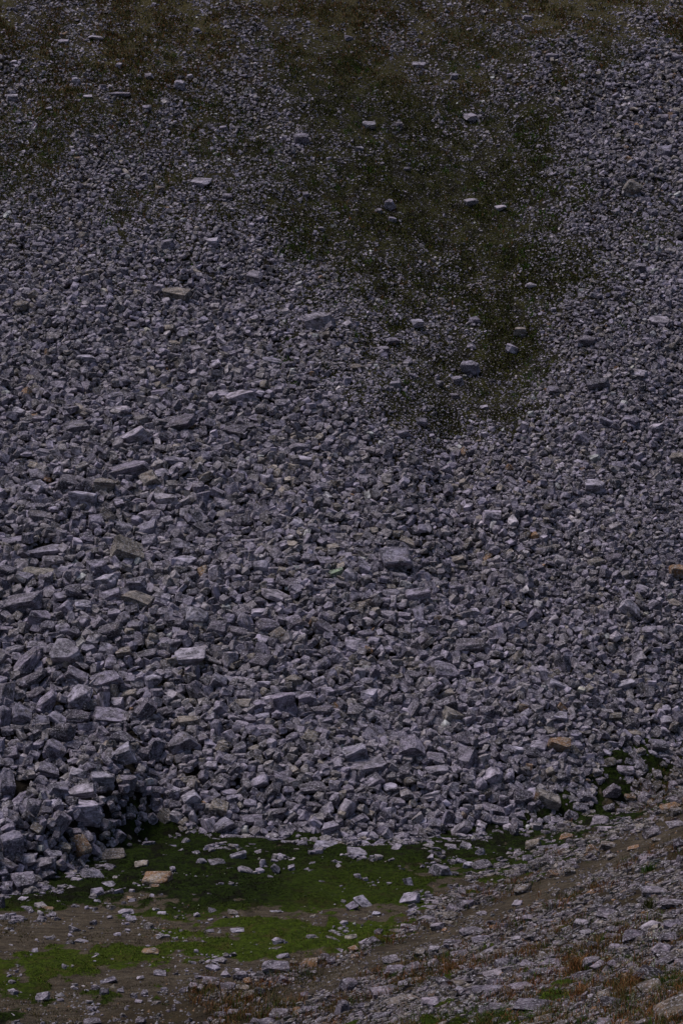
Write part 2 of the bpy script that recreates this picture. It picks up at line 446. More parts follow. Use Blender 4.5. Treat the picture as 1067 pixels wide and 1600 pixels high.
# ------------------------------------------------------------------ the boulders, one entry each: x, y, width, height, tilt, tone (photo tiles)
SURVEY = [
((0, 800, 4), [(255,25,200,60,-8,'d'),(940,25,130,75,0,'g'),(670,35,110,90,-35,'b'),(605,65,100,100,0),(780,105,125,90,0),(920,110,150,90,25),(940,190,95,95,0),
 (800,255,210,170,-20,'b',('big brown-topped square block','high on the left of the scree')),(285,245,220,75,3,'g',('long grey layered slab','near the left edge above the broad slab')),
 (325,310,120,75,-5,'l'),(90,180,150,50,8),(50,375,110,80,-8,'d'),(250,385,220,70,-5,'b'),(605,350,130,110,0),(665,445,140,110,0,'l',('pale domed boulder','below left of the brown-topped block')),
 (460,505,115,115,-15,'d'),(855,460,150,120,-10),(870,545,210,80,-15,'b'),(1020,335,95,60,0),(140,570,255,130,3,'g',('broad grey slab','overhanging a dark gap by the left edge')),
 (155,415,110,75,-5),(310,495,100,70,5),(690,525,135,75,15),(250,665,130,100,-15),(310,725,110,85,0,'d'),(400,735,95,80,0,'l'),(615,695,110,85,30),(770,680,120,80,60),
 (690,745,150,90,15,'d'),(715,640,90,75,20),(845,715,100,70,0),(520,585,100,65,0,'l'),(1035,550,70,75,0,'l'),(485,200,70,70,-20,'l'),(545,165,100,90,-20),(455,105,110,75,75),
 (30,470,120,75,85,'d'),(45,740,100,45,-3),(950,735,60,70,0,'b'),(1045,70,80,90,0)]),
((267, 800, 4), [(55,215,130,100,0),(205,125,155,95,-25,'d',('dark flat-faced boulder','sloping to the right left of centre')),(340,110,100,55,0),(615,125,80,75,0,'l'),(515,152,50,55,0),(790,75,80,75,-20,'l'),(85,310,155,75,-5,'l'),
 (345,220,80,70,10),(200,375,80,85,0,'o'),(285,390,125,105,70,'l',('pale upright boulder','left of centre in the middle of the scree')),(125,410,95,70,10,'d'),(570,350,95,90,10,'l'),(1035,390,100,85,0,'k',('green-lichened boulder','at the centre of the scree')),
 (970,310,130,60,-8),(730,440,125,55,0,'d'),(290,520,125,60,-80),(660,525,200,65,-20,'l',('long pale sloping slab','left of the centre of the scree')),(465,525,115,35,25,'d'),(165,655,130,120,0,'l'),(285,735,130,110,0,'d'),
 (70,710,90,90,0,'d'),(415,755,120,80,-20,'d'),(470,700,140,85,-70),(605,715,145,100,5),(548,637,90,65,0,'l'),(765,695,110,105,0),(680,765,130,90,10,'b',('tan rounded boulder','in the middle of the scree among grey ones')),
 (955,730,120,90,-30),(837,757,55,60,0,'l'),(900,357,85,45,0,'l'),(605,445,100,60,0),(700,365,90,50,10,'b')]),
((534, 800, 4), [(345,295,220,145,-5,'g',('wide humped grey boulder','right of centre in the upper scree')),(935,45,115,105,0,'l',('pale squared block','below the tip of the mossy tongue')),(410,195,105,65,-20,'b'),(320,205,85,60,0,'d'),(30,290,65,70,0,'l'),(50,410,105,100,-40,'l'),
 (360,400,100,45,-15,'l'),(475,520,150,100,0),(715,305,90,60,10,'b'),(745,350,75,40,0,'b'),(935,430,120,55,75,'g',('thin standing pillar stone','right of the centre of the scree')),(625,455,80,50,0,'d'),(710,475,110,75,0),(875,550,80,80,-10,'d'),
 (755,590,95,60,25),(815,630,100,55,10,'l'),(295,650,100,65,-10,'l'),(390,650,80,50,0),(480,610,75,60,10,'l'),(650,685,80,80,-20,'d'),(600,710,85,35,-65),(970,735,120,80,5,'g',('hump-backed grey boulder','below the thin standing pillar stone')),
 (130,595,70,75,0,'b'),(150,760,105,50,0),(320,515,90,65,0),(560,660,75,50,20),(740,705,80,50,10,'l'),(180,120,90,45,10,'b'),(20,700,110,50,-70)]),
((800, 800, 4), [(635,290,110,60,0,'d',('dark flat-faced block','in the fine scree at the right')),(520,315,110,65,0,'b'),(140,150,55,55,0,'o',('bright orange stone','alone in the fine grey scree')),(1025,375,95,90,-10,'o',('rusty boulder','at the right edge of the scree')),(160,355,105,55,0,'d'),
 (730,610,130,105,-45,'l',('pale split wedge boulder','in the fine scree at the right')),(130,655,110,75,40),(880,580,90,60,30),(970,200,75,50,0),(460,130,65,40,10,'l'),(815,490,90,60,-15),(860,755,95,80,0),(870,385,90,50,15),(590,75,65,70,0,'d'),
 (1010,575,90,60,-20,'b'),(790,540,80,45,-55,'b'),(140,430,85,35,0),(410,740,75,60,0),(40,675,75,55,0)]),
((0, 1000, 4), [(165,150,235,110,55,'g',('long leaning slab','near the left edge of the lower scree')),(422,85,190,175,0,'l',('big rounded pale boulder','in the left of the lower scree')),(240,50,140,70,-15),(95,60,130,55,20),(560,70,90,85,0),(660,60,90,90,0,'l'),(780,85,100,80,0,'b'),
 (910,95,150,60,20,'d'),(1030,20,110,70,-5),(40,345,165,110,85),(205,250,190,85,20,'d'),(220,330,130,50,25,'d'),(480,230,140,95,-25),(670,250,205,110,0),(500,355,150,125,60,'l',('pale heart-shaped boulder','below the big rounded pale boulder')),
 (300,390,150,95,45),(650,375,110,80,85,'l'),(715,315,95,70,90,'b'),(735,395,80,70,0,'l'),(700,470,255,85,-2,'g',('long level slab','at the left above the gully')),(815,340,105,60,5,'b'),(905,450,165,100,50,'d'),(495,480,150,110,10,'d'),
 (370,490,130,65,-20,'l'),(130,480,150,130,-30),(250,525,130,115,-15),(395,580,150,115,5,'d'),(25,500,160,90,80),(960,260,110,80,5,'l'),(980,335,90,60,0),(645,585,90,75,-30),(730,540,115,40,0,'b'),(660,680,120,60,50,'b'),
 (770,620,150,90,-15,'d'),(765,735,160,130,30,'l',('pale pointed boulder','left of the gully mouth')),(885,715,110,100,0,'d'),(970,680,130,100,70),(345,690,140,110,-25),(470,660,110,60,-5),(575,615,75,45,30),(60,715,115,85,15),
 (180,680,90,70,80),(95,645,90,50,0),(1035,455,110,75,10,'d'),(1040,550,100,60,70)]),
((267, 1000, 4), [(115,105,210,110,10,'l',('large pale oblong boulder','left of centre in the lower scree')),(368,130,110,90,80,'l'),(575,145,160,110,0,'d',('dark pitted boulder','left of centre in the lower scree')),(570,60,100,70,-50),(672,100,115,65,70),(935,160,130,80,45),(1015,70,100,50,-10,'l'),
 (765,265,130,90,-5,'b'),(935,265,95,75,10,'l'),(715,400,160,150,20,'g',('big round grey boulder','at the centre of the lower scree')),(855,370,110,90,20),(840,300,90,80,40),(950,445,150,80,0,'d'),(155,340,150,85,-55,'d'),(240,330,100,65,-70),(295,260,100,90,-30),
 (430,255,110,45,-3,'l'),(160,215,110,50,-85,'d'),(440,405,130,65,0,'b'),(560,410,110,70,10),(480,350,85,70,0),(300,440,110,95,50),(290,565,130,80,-85),(115,520,150,100,-10,'b'),(70,645,180,130,25,'g',('overhanging grey boulder','at the right edge of the gully')),
 (575,490,95,65,0,'l'),(440,530,90,50,0,'l'),(590,570,130,80,0),(360,600,90,75,-40,'l'),(432,675,75,75,0,'l'),(880,610,115,90,-10,'b'),(760,610,90,55,35),(830,675,120,60,-60,'d'),(370,755,95,85,0),(530,690,85,65,10,'b'),(660,705,80,55,-30),
 (1035,715,75,85,0),(800,515,75,50,-10,'l'),(230,705,65,55,0,'l'),(500,780,80,40,10,'l')]),
((534, 1000, 4), [(90,30,150,80,-10,'l'),(800,30,190,85,8,'d'),(640,185,185,95,-10,'g',('wide cracked grey boulder','right of centre in the lower scree')),(550,130,100,45,20),(875,120,110,70,-10,'d'),(440,230,115,70,-5,'d'),(155,275,105,75,0),
 (170,365,105,110,0,'l',('pale cube-shaped boulder','at the centre of the lower scree')),(95,460,120,100,0,'d'),(570,320,140,75,40),(645,270,85,50,-50,'l'),(660,335,90,55,5,'b'),(345,375,100,75,10,'d'),(395,395,105,55,25),(445,440,130,80,50),(650,400,140,90,5,'d'),
 (525,455,80,70,15,'d'),(685,480,130,95,-20,'b',('brown triangular stone','right of centre in the lower scree')),(745,430,75,65,0),(905,465,90,95,0,'d'),(225,575,100,75,-25),(565,585,75,60,0),(755,625,145,100,0,'d'),(430,680,165,155,0,'g',('big knobbly grey boulder','above the toe right of centre')),
 (785,740,165,150,60,'g',('large smooth purplish boulder','near the toe right of centre')),(575,735,130,65,-5),(935,570,80,90,0),(845,555,75,50,0),(85,720,150,130,20),(150,790,260,85,9,'g',('long heavy slab','near the toe of the scree at the centre')),(1045,510,75,60,0),(1040,690,75,75,0),
 (835,260,85,50,-5,'b'),(400,578,60,60,0),(170,610,100,90,-45),(685,730,65,60,0)]),
((800, 1000, 4), [(320,165,130,95,-75,'d',('upright flat-faced dark block','at the right of the lower scree')),(275,280,140,60,-15,'l'),(705,285,130,80,0,'l',('pale rectangular block','at the right of the lower scree')),(160,95,95,70,20,'d'),(175,190,85,60,0,'l'),(865,195,80,70,0),(660,210,100,45,0,'b'),(520,385,80,75,-30),
 (665,392,75,50,0,'l'),(640,480,90,65,15,'b'),(90,475,90,80,20),(295,485,90,75,0,'l'),(150,505,105,80,35,'d'),(240,570,100,50,-10,'b'),(450,560,75,55,0,'l'),(390,595,95,65,-15),(285,660,145,105,-10,'o',('boulder with an orange corner','near the right end of the toe')),
 (405,665,80,70,0),(760,590,80,60,-5,'b'),(915,665,105,85,-10),(795,705,75,60,0,'b'),(960,505,80,65,0,'l'),(115,710,110,80,-20,'d'),(35,700,75,65,-5,'l'),(160,665,110,65,-5,'l'),(45,575,90,55,0,'d'),(960,435,65,60,0),(320,600,70,60,0,'d'),
 (210,730,80,65,0,'d'),(590,710,70,55,0,'l'),(430,160,55,45,0,'l')]),
((0, 1200, 4), [(45,125,230,115,80,'g',('huge upright boulder','on the left edge above the toe')),(315,15,140,80,-20),(490,50,110,100,-25,'l'),(640,85,150,110,-10,'l'),(510,150,165,85,10,'l',('pale ridged boulder','above the large pale boulder at lower left')),(360,140,130,110,-20),(270,85,90,70,-20),
 (785,110,140,130,0,'g',('dark-based boulder in the gully','beside the green moss hollow')),(525,280,225,145,-10,'l',('large pale boulder','above the left end of the moss')),(190,255,135,110,65),(345,240,110,80,15,'l'),(370,340,135,120,50),(135,190,110,65,50),(260,360,110,60,75),(105,340,90,100,0,'d'),
 (45,385,100,60,25),(70,480,155,165,0),(180,425,85,55,0),(500,490,150,125,-60,'o',('orange-sided boulder','at the left edge of the moss')),(460,400,105,45,10),(740,430,90,80,50),(695,550,170,100,-5,'b',('flat tan boulder','lying on the moss near the left toe')),(180,558,105,50,-3),
 (340,540,100,45,-5,'l'),(265,610,180,85,20),(45,605,130,75,-10),(145,715,175,155,-20,'g',('big lowest boulder','of the left toe beside the moss')),(380,610,90,75,20),(290,670,120,80,20,'d'),(685,620,85,40,-15),(580,670,155,80,-10,'l',('pale wedge stone','on the moss below the flat tan boulder')),
 (485,705,75,40,0,'l'),(675,730,100,40,0,'l'),(890,605,85,60,20,'b'),(985,695,180,90,8,'o',('long pinkish stone','lying on the moss at the left')),(970,745,70,35,0,'o'),(950,320,75,75,20,'l'),(1035,305,110,80,-50,'b'),(970,150,75,75,0),(50,745,65,70,0),(10,650,100,80,0),
 (400,505,85,70,-20,'b'),(875,50,70,60,0,'d'),(610,780,90,60,0),(445,572,55,40,90),(1050,230,60,70,0),(860,350,50,50,0),(805,440,40,35,60,'b'),(730,300,60,50,0,'d'),(620,215,75,45,0),(690,345,90,45,-5)]),
((267, 1200, 4), [(120,85,130,65,5,'b'),(125,205,115,105,35,'l'),(295,250,120,110,-15,'b',('tan-faced block','at the toe left of centre')),(190,235,65,50,20,'o'),(235,360,110,90,-60,'l'),(140,310,95,50,-65,'l'),(340,360,130,100,20),(545,95,130,75,25,'l'),(640,150,130,95,50,'d'),
 (720,75,175,50,-25),(895,120,190,70,-3,'d',('long dark block','near the toe at the centre')),(470,75,90,50,65),(380,155,140,40,-3),(500,325,140,65,0),(665,285,150,85,25,'d'),(745,295,60,60,0,'l'),(575,285,70,65,-60),(965,285,150,70,55,'l',('leaning pale pillar','at the toe at the centre')),
 (1000,385,110,100,0),(1025,120,75,80,0),(385,205,70,70,0),(30,235,80,70,0,'d'),(35,160,75,80,0),(185,600,75,60,45,'l'),(290,600,115,65,-5,'l'),(420,550,115,55,25,'l'),(470,645,105,45,-20,'l'),(577,605,70,40,-75,'l'),(655,630,60,45,-50,'l'),
 (965,490,150,65,0,'l',('pale pitted stone','sunk in the moss below the toe')),(390,440,115,40,-5),(100,465,55,55,50,'l'),(545,530,50,35,25),(710,475,55,35,-20,'l'),(775,465,50,35,0,'l'),(60,525,55,35,40,'l'),(18,500,40,35,0),(820,360,90,50,0,'d'),(890,240,100,60,0,'d')]),
((534, 1200, 4), [(205,85,120,105,15,'l',('pale tilted cube','at the centre of the toe')),(305,130,95,70,0,'l'),(590,20,140,70,0),(565,165,95,60,-5,'l'),(450,165,105,30,0),(945,55,120,115,30,'l'),(860,110,90,80,50),(700,120,70,70,-40,'l'),(900,160,65,70,0,'b'),
 (940,255,160,70,-5,'g',('grey flat-bottomed slab','low on the toe right of centre')),(345,215,95,60,0),(300,285,90,70,85,'l'),(660,310,100,75,80),(35,255,115,90,60,'l'),(110,325,115,65,15),(490,265,65,55,-20,'b'),(440,300,65,55,0,'l'),(505,340,70,50,20,'l'),(585,355,100,80,-30),
 (745,390,150,80,35,'l'),(290,425,85,60,-55,'l'),(410,380,65,50,0),(985,335,120,70,-10),(1040,385,70,70,0,'l'),(970,415,75,55,10),(95,530,125,55,-10,'l'),(330,520,100,55,65,'l'),(625,655,150,85,-15,'l',('pale notched boulder','sitting on dark moss below the toe')),
 (420,730,95,60,-60,'l',('upright pale egg stone','at the right end of the moss')),(770,490,75,55,0,'l'),(860,530,70,50,30,'l'),(740,585,65,35,-10),(785,610,60,45,0,'l'),(230,475,105,35,30),(135,425,80,45,20,'l'),(200,430,60,65,0,'l'),(610,205,70,70,50,'d'),(760,275,60,55,0),
 (400,260,65,55,0),(880,610,150,65,0,'d'),(125,370,75,60,0,'d'),(40,140,70,70,0),(110,145,75,45,20,'d'),(60,95,50,45,0,'l'),(185,590,30,35,0),(600,580,30,25,0,'b'),(390,475,45,35,0,'l')]),
((800, 1200, 4), [(215,205,175,115,-25,'b',('broad tan tilted slab','at the right end of the toe')),(625,150,110,85,45,'g',('smooth grey boulder','on the moss at the right')),(365,305,90,80,-15),(60,190,120,110,-10,'d'),(440,25,130,60,10,'d'),(315,70,80,60,0,'d'),(710,20,110,65,0),
 (335,435,100,60,15,'o',('orange-topped stone','above the path near the right toe')),(130,490,105,80,15,'b'),(500,435,85,35,5,'b'),(495,520,75,80,-40,'o'),(280,515,150,40,25,'l'),(220,500,130,35,5),(820,175,90,55,5,'l'),(540,340,125,80,15,'l'),(575,385,85,45,5,'l'),(870,410,110,80,10),
 (1015,355,110,45,0,'l'),(985,245,130,50,10,'o',('flat orange stone','at the right edge above the path')),(1025,280,70,60,0,'b'),(735,190,70,50,0,'o'),(900,450,65,30,0,'b'),(885,775,150,75,5,'l',('pale flat boulder','on the bank below the path')),(850,560,140,40,5),(65,760,110,70,5,'b'),
 (1045,590,90,55,80,'d'),(355,650,70,50,0,'b'),(1010,50,65,45,0,'b'),(600,255,90,50,20,'d'),(485,235,50,50,0),(315,350,55,45,0,'l'),(100,570,75,55,0),(25,350,80,60,-30),(600,490,100,55,-10,'b'),(255,665,70,55,0,'o'),(625,555,80,35,0,'b'),(755,500,80,30,10,'o'),(1040,480,70,80,0,'d'),
 (40,580,45,40,0,'b'),(10,400,60,110,0,'d'),(40,300,80,50,0)]),
((0, 1400, 4), [(10,70,140,60,90,'d'),(270,635,90,60,15,'l',('lone grey stone','on the bare soil at lower left')),(655,605,60,55,0,'d'),(755,595,45,35,0,'l',('small pale square stone','on the bare soil at the bottom')),(680,530,105,35,10),(940,355,110,60,0,'o',('low rust-topped stone','on the bright moss at lower left')),(1000,480,75,40,0,'l'),
 (580,785,110,40,0),(880,780,65,45,10,'l'),(790,100,95,35,5,'l'),(820,140,70,28,0,'l'),(300,80,75,30,0,'o'),(325,118,60,35,10,'l'),(600,575,60,35,0),(255,475,75,20,0,'l'),(870,660,50,25,0,'l'),(220,345,45,40,0),(510,280,85,25,0,'l'),(905,610,45,45,0),(75,590,55,22,0,'l'),
 (1010,110,55,28,0,'l'),(610,40,45,35,0,'l'),(688,133,35,25,0,'l'),(735,240,45,18,0,'l'),(815,15,45,25,0,'o'),(800,215,35,20,0,'l'),(880,512,45,22,10,'l'),(380,650,50,22,0)]),
((267, 1400, 4), [(675,285,80,50,5,'l'),(825,315,90,40,5,'o'),(675,330,95,25,0,'b'),(655,455,165,85,0,'g',('lumpy grey rock','at the front of the valley floor')),(870,420,115,60,10,'o'),(708,525,50,60,0,'l'),(300,405,100,40,5,'l'),(265,450,95,35,-5,'l'),(255,545,110,70,-5),(435,500,90,65,0,'l'),(360,565,95,45,0),
 (450,578,90,50,0,'b'),(480,625,90,60,25,'b',('tan leaning stone','at the edge of the bare soil')),(560,605,80,65,-15,'d'),(540,650,60,25,10,'l'),(480,535,60,50,0,'o'),(345,490,65,40,0,'l'),(1000,410,60,50,-10),(1010,275,90,50,0,'b'),(265,100,70,40,-25,'l'),(385,105,70,35,-15,'b'),(415,215,85,28,0,'l'),
 (410,140,45,35,0,'l'),(655,98,70,14,0,'l'),(140,560,70,40,10,'l'),(520,155,40,25,0,'l'),(1050,715,110,60,85),(790,715,65,45,0,'o'),(840,620,55,45,0),(310,740,75,35,0),(390,725,70,30,0,'l'),(165,122,45,35,0,'l'),(1040,345,70,35,0,'l'),(700,380,80,40,20),(680,740,120,60,0),(860,715,120,50,10),
 (205,288,35,22,0,'l'),(185,580,45,50,0,'l'),(80,590,60,35,20),(600,790,120,50,0),(530,780,70,40,0),(485,750,40,30,0),(770,420,50,35,0,'b'),(890,475,40,22,0,'l'),(245,220,55,22,0)]),
((534, 1400, 4), [(425,25,130,80,10,'l'),(140,45,140,65,-35,'l',('pale slanting stone','at the right end of the moss')),(65,70,80,65,10),(680,130,110,65,-5,'b',('red-brown block','beside the path on the bank')),(775,55,100,65,10),(690,75,75,50,0),(600,195,90,50,20,'l'),(875,110,75,28,0,'l'),(215,110,55,28,0,'l'),(70,335,65,50,0,'o'),
 (80,378,50,28,0,'o'),(230,235,65,60,0,'d'),(60,260,80,35,0,'b'),(420,200,110,45,-5,'l'),(320,225,85,35,5,'b'),(190,290,110,60,10),(490,360,70,70,0,'b'),(575,345,70,60,0,'l'),(575,430,80,70,0,'l'),(330,470,130,70,10),(310,400,110,55,5,'l'),(440,450,120,60,15),(395,550,85,70,0,'l'),
 (265,600,180,75,5,'l',('broad pale rock','in the middle of the near bank')),(465,525,65,30,0,'b'),(555,675,110,80,10,'l',('pale tilted block','low in the middle of the near bank')),(920,595,200,60,3),(975,700,120,55,-5,'l'),(895,725,90,60,0),(40,560,110,90,0),(380,650,220,55,10,'b'),(745,590,75,50,0,'l'),(985,480,200,50,8,'l'),
 (960,540,110,50,0),(810,225,150,60,10),(690,305,110,50,0),(980,365,75,60,0,'b'),(925,345,110,35,20,'l'),(1010,420,110,60,0),(740,545,95,40,0,'b'),(530,140,100,35,5,'l'),(140,690,80,40,0),(20,700,100,60,90),(870,270,120,40,0),(630,535,90,60,0,'d'),(820,525,90,45,0,'d'),(740,365,120,50,0),
 (140,290,70,40,10,'l'),(660,170,70,35,0,'b'),(250,750,120,40,15),(560,40,90,30,0,'l'),(540,75,110,30,5,'l')]),
((800, 1400, 4), [(755,255,145,95,10,'g',('lone dark boulder','on the grassy near bank at the right')),(590,115,135,80,0,'l'),(860,190,130,50,25,'l'),(940,335,150,70,5,'l'),(860,495,220,110,-5,'d',('large blue-grey boulder','at the lower right of the bank')),(865,575,170,90,5,'b'),(1020,715,330,150,35,'b',('huge brown boulder','cut by the lower right corner')),
 (640,670,170,70,-5,'d'),(495,420,120,80,10),(545,440,110,55,25,'l'),(585,470,60,50,40,'l'),(430,505,150,50,15,'d'),(85,505,120,50,10),(60,575,150,55,5),(170,690,320,70,0,'g',('long low grey slab','on the near bank at the bottom')),(200,775,140,60,20,'b'),(290,55,90,35,0,'l'),(300,205,110,40,0,'b'),(435,180,110,60,0,'l'),
 (460,230,80,45,0,'l'),(960,415,150,70,25,'d'),(1050,410,80,45,15),(1000,180,110,70,0),(975,260,110,60,0),(1000,50,150,50,0,'l'),(240,415,150,45,5,'l'),(200,475,190,40,0),(500,310,65,55,0,'d'),(640,325,70,50,0,'l'),(650,415,110,50,10),(295,295,80,30,0,'l'),(615,210,80,45,0),(90,430,90,45,0),(190,380,60,60,0,'b'),
 (20,420,70,50,80),(620,250,120,30,0),(210,165,100,30,15),(540,590,140,40,0),(600,790,140,40,0,'l'),(30,50,70,40,0,'l'),(100,145,80,50,0),(20,270,70,40,15,'l'),(180,70,80,30,0,'b'),(360,320,60,35,0),(700,330,70,40,0,'l')]),
((0, 400, 2), [(550,125,85,55,-10,'b',('tan boulder','high on the left of the scree')),(795,65,50,40,0,'l'),(1000,205,90,55,0,'l',('pale peaked boulder',"at the left edge of the mossy tongue")),(750,440,95,40,0,'l'),(425,565,95,55,15,'l',('pale slanting boulder','in the upper left scree')),(380,487,60,35,0,'l'),(235,535,90,40,5),(400,670,180,50,10,'g',('long rising ledge stone','in the upper left scree')),
 (550,525,170,50,10,'d'),(270,323,60,28,0,'l'),(325,322,45,28,0),(260,765,85,55,-5,'l'),(120,725,70,50,0,'l'),(215,715,75,60,-15,'d'),(500,430,55,30,0),(540,640,65,30,0),(520,765,70,45,0,'l'),(735,545,75,35,0,'d'),(140,620,55,35,0),(330,720,70,50,0,'b'),(610,290,45,25,0,'l'),(945,640,60,30,0,'l'),
 (930,600,60,30,0),(505,685,45,40,0,'l'),(905,750,45,30,0),(180,405,55,28,0),(470,700,70,60,0,'b'),(365,440,50,30,0),(885,465,50,35,0),(65,160,50,40,0,'b'),(600,480,40,35,40),(680,610,50,35,20),(800,510,50,30,0),(60,490,45,35,0,'l'),(850,330,60,25,-10),(300,520,50,30,0),(620,730,35,50,0)]),
((534, 400, 2), [(235,212,38,28,0,'l',('whitish stone','high in the mossy tongue')),(400,352,60,48,0,'g',('grey boulder in the moss','near the tip of the mossy tongue')),(555,237,40,28,0,'b'),(305,400,26,20,0,'l'),(447,558,28,20,0,'l',('small white cube stone','below the tip of the mossy tongue')),(360,388,36,26,0),(353,438,30,18,0),(445,472,28,14,0,'l'),(165,402,38,24,0),(530,293,42,30,-30,'l'),
 (790,725,60,50,0,'l',('pale tapered boulder','in the upper right scree')),(980,540,50,30,10,'l'),(1050,635,60,40,0,'b'),(750,570,55,40,-20),(800,405,70,45,0,'d',('dark broad stone','in the scree right of the mossy tongue')),(990,205,60,35,0,'l'),(895,515,60,35,0),(590,92,35,18,0,'l'),(765,265,55,35,0,'d'),(930,370,55,35,0,'l'),(45,348,40,22,0,'b'),(920,35,50,32,0),
 (160,265,40,22,0),(415,200,36,22,0),(130,292,36,20,0),(570,535,26,34,0,'l'),(660,170,18,18,0,'l'),(660,420,40,28,0),(860,660,36,34,0),(690,540,40,24,0),(820,520,44,28,-20),(190,555,40,30,0),(250,520,34,30,0)]),
((0, 0, 2), [(38,310,46,32,0,'l',('pale block','at the left edge high on the slope')),(240,255,30,24,0,'l'),(467,238,34,20,0,'l'),(373,205,24,20,0,'l'),(560,267,50,32,10,'l',('pale slab','high on the grassy upper left slope')),(460,338,36,22,0),(300,118,60,16,0,'l'),(200,130,40,16,0,'l'),(940,435,60,36,0),(665,760,46,34,0,'l'),(630,570,80,30,0,'l',('flat light slab','among the patchy grass at upper left')),
 (700,402,30,20,0),(710,615,40,22,0),(220,733,46,24,0),(525,765,50,36,0),(125,770,50,26,0),(370,295,90,18,0),(105,615,34,22,0),(370,535,30,22,0),(955,608,28,18,0),(500,592,36,22,0,'b'),(615,94,30,14,0,'l'),(525,650,18,10,0,'o'),(155,340,26,14,0,'l'),(275,302,34,14,0,'l'),(45,195,26,14,0,'l'),(1005,715,26,14,0,'l'),(815,685,30,20,0,'l'),(595,240,24,16,0,'l')]),
((534, 0, 2), [(240,203,50,20,0,'l'),(400,365,56,28,0,'l',('pale flat stone','high in the middle of the slope')),(85,392,50,26,0,'l'),(178,390,26,20,0),(403,632,54,24,0,'l',('pale low stone','at the top of the mossy tongue')),(495,650,46,18,0,'l'),(150,640,46,34,0,'l'),(158,687,34,18,-20,'l'),(115,660,30,18,0),(655,178,50,24,0),(905,590,60,50,-35,'b',('tilted tan slab','high on the right of the slope')),
 (725,428,44,22,0),(350,240,30,24,0),(930,58,34,18,0),(1005,475,60,40,0),(1000,370,50,26,0),(970,665,40,26,0),(55,465,32,16,0,'l'),(860,660,26,18,0),(203,528,26,14,0),(580,55,40,16,0,'l'),(525,237,28,18,0),(20,120,34,18,-20),(1045,180,40,30,0),(1045,350,40,30,0,'b'),(1040,500,40,30,0,'b'),(960,520,34,24,-30),(990,410,24,12,0,'l')]),
]


# ------------------------------------------------------------------ placing
rocks = []
for (ox, oy, s), rows in SURVEY:
    for r in rows:
        x, y, w, h, a = r[:5]; t = r[5] if len(r) > 5 else 'g'
        nm = r[6] if len(r) > 6 else None
        rocks.append(dict(u=ox + x / s, v=oy + y / s, w=w / s, h=h / s, a=a, t=t, name=nm))
pos = at(np.array([r['u'] for r in rocks]), np.array([r['v'] + .30 * r['h'] for r in rocks]))
for r, p in zip(rocks, pos):
    r['foot'] = p
    if r['v'] < 400: r['w'] *= .80; r['h'] *= .98
    elif r['v'] < 830 and r['w'] / r['h'] > 2.4: r['w'] *= .8
    r['size'] = math.sqrt(r['w'] * r['h']) + (100 if r['name'] else 0)
_u = np.array([r['u'] for r in rocks]); _v = np.array([r['v'] for r in rocks]); _h = np.array([r['h'] for r in rocks])
_hi, _lo = at(_u, _v - .42 * _h), at(_u, _v + .46 * _h)
for r, a, b in zip(rocks, _hi, _lo):
    c = (a + b) / 2; m = float((c - CAM) @ FWD) / FPX
    r['st'] = (c[0], c[1], .46 * r['w'] * m, min(max(.5 * abs(a[1] - b[1]), .3 * r['w'] * m), 1.2 * r['w'] * m))
rocks.sort(key=lambda r: -r['size'])
N_SINGLE = 300

OCC_X0, OCC_Y0, CELL, YS = -44.0, 24.0, .05, 1.18
occ = np.zeros((int(88 / CELL), int(110 * YS / CELL)), np.uint8)
def stamp(X, Y, rx, ry=None):
    ry = ry or rx
    i = (X - OCC_X0) / CELL; j = (Y - OCC_Y0) * YS / CELL; rx /= CELL; ry /= CELL
    i0, i1 = max(int(i - rx), 0), int(i + rx) + 2; j0, j1 = max(int(j - ry), 0), int(j + ry) + 2
    a = occ[i0:i1, j0:j1]
    if a.size == 0: return
    ii, jj = np.ogrid[i0:i0 + a.shape[0], j0:j0 + a.shape[1]]
    a[((ii - i) / rx) ** 2 + ((jj - j) / ry) ** 2 <= 1] = 1

batch_V, batch_F, batch_T, batch_L = [], [], [], []; base = 0
def add_batch(Vv, Ff, T, L):
    global base
    batch_V.append(Vv); batch_F.append(Ff + base); batch_T.append(T); batch_L.append(L); base += len(Vv)

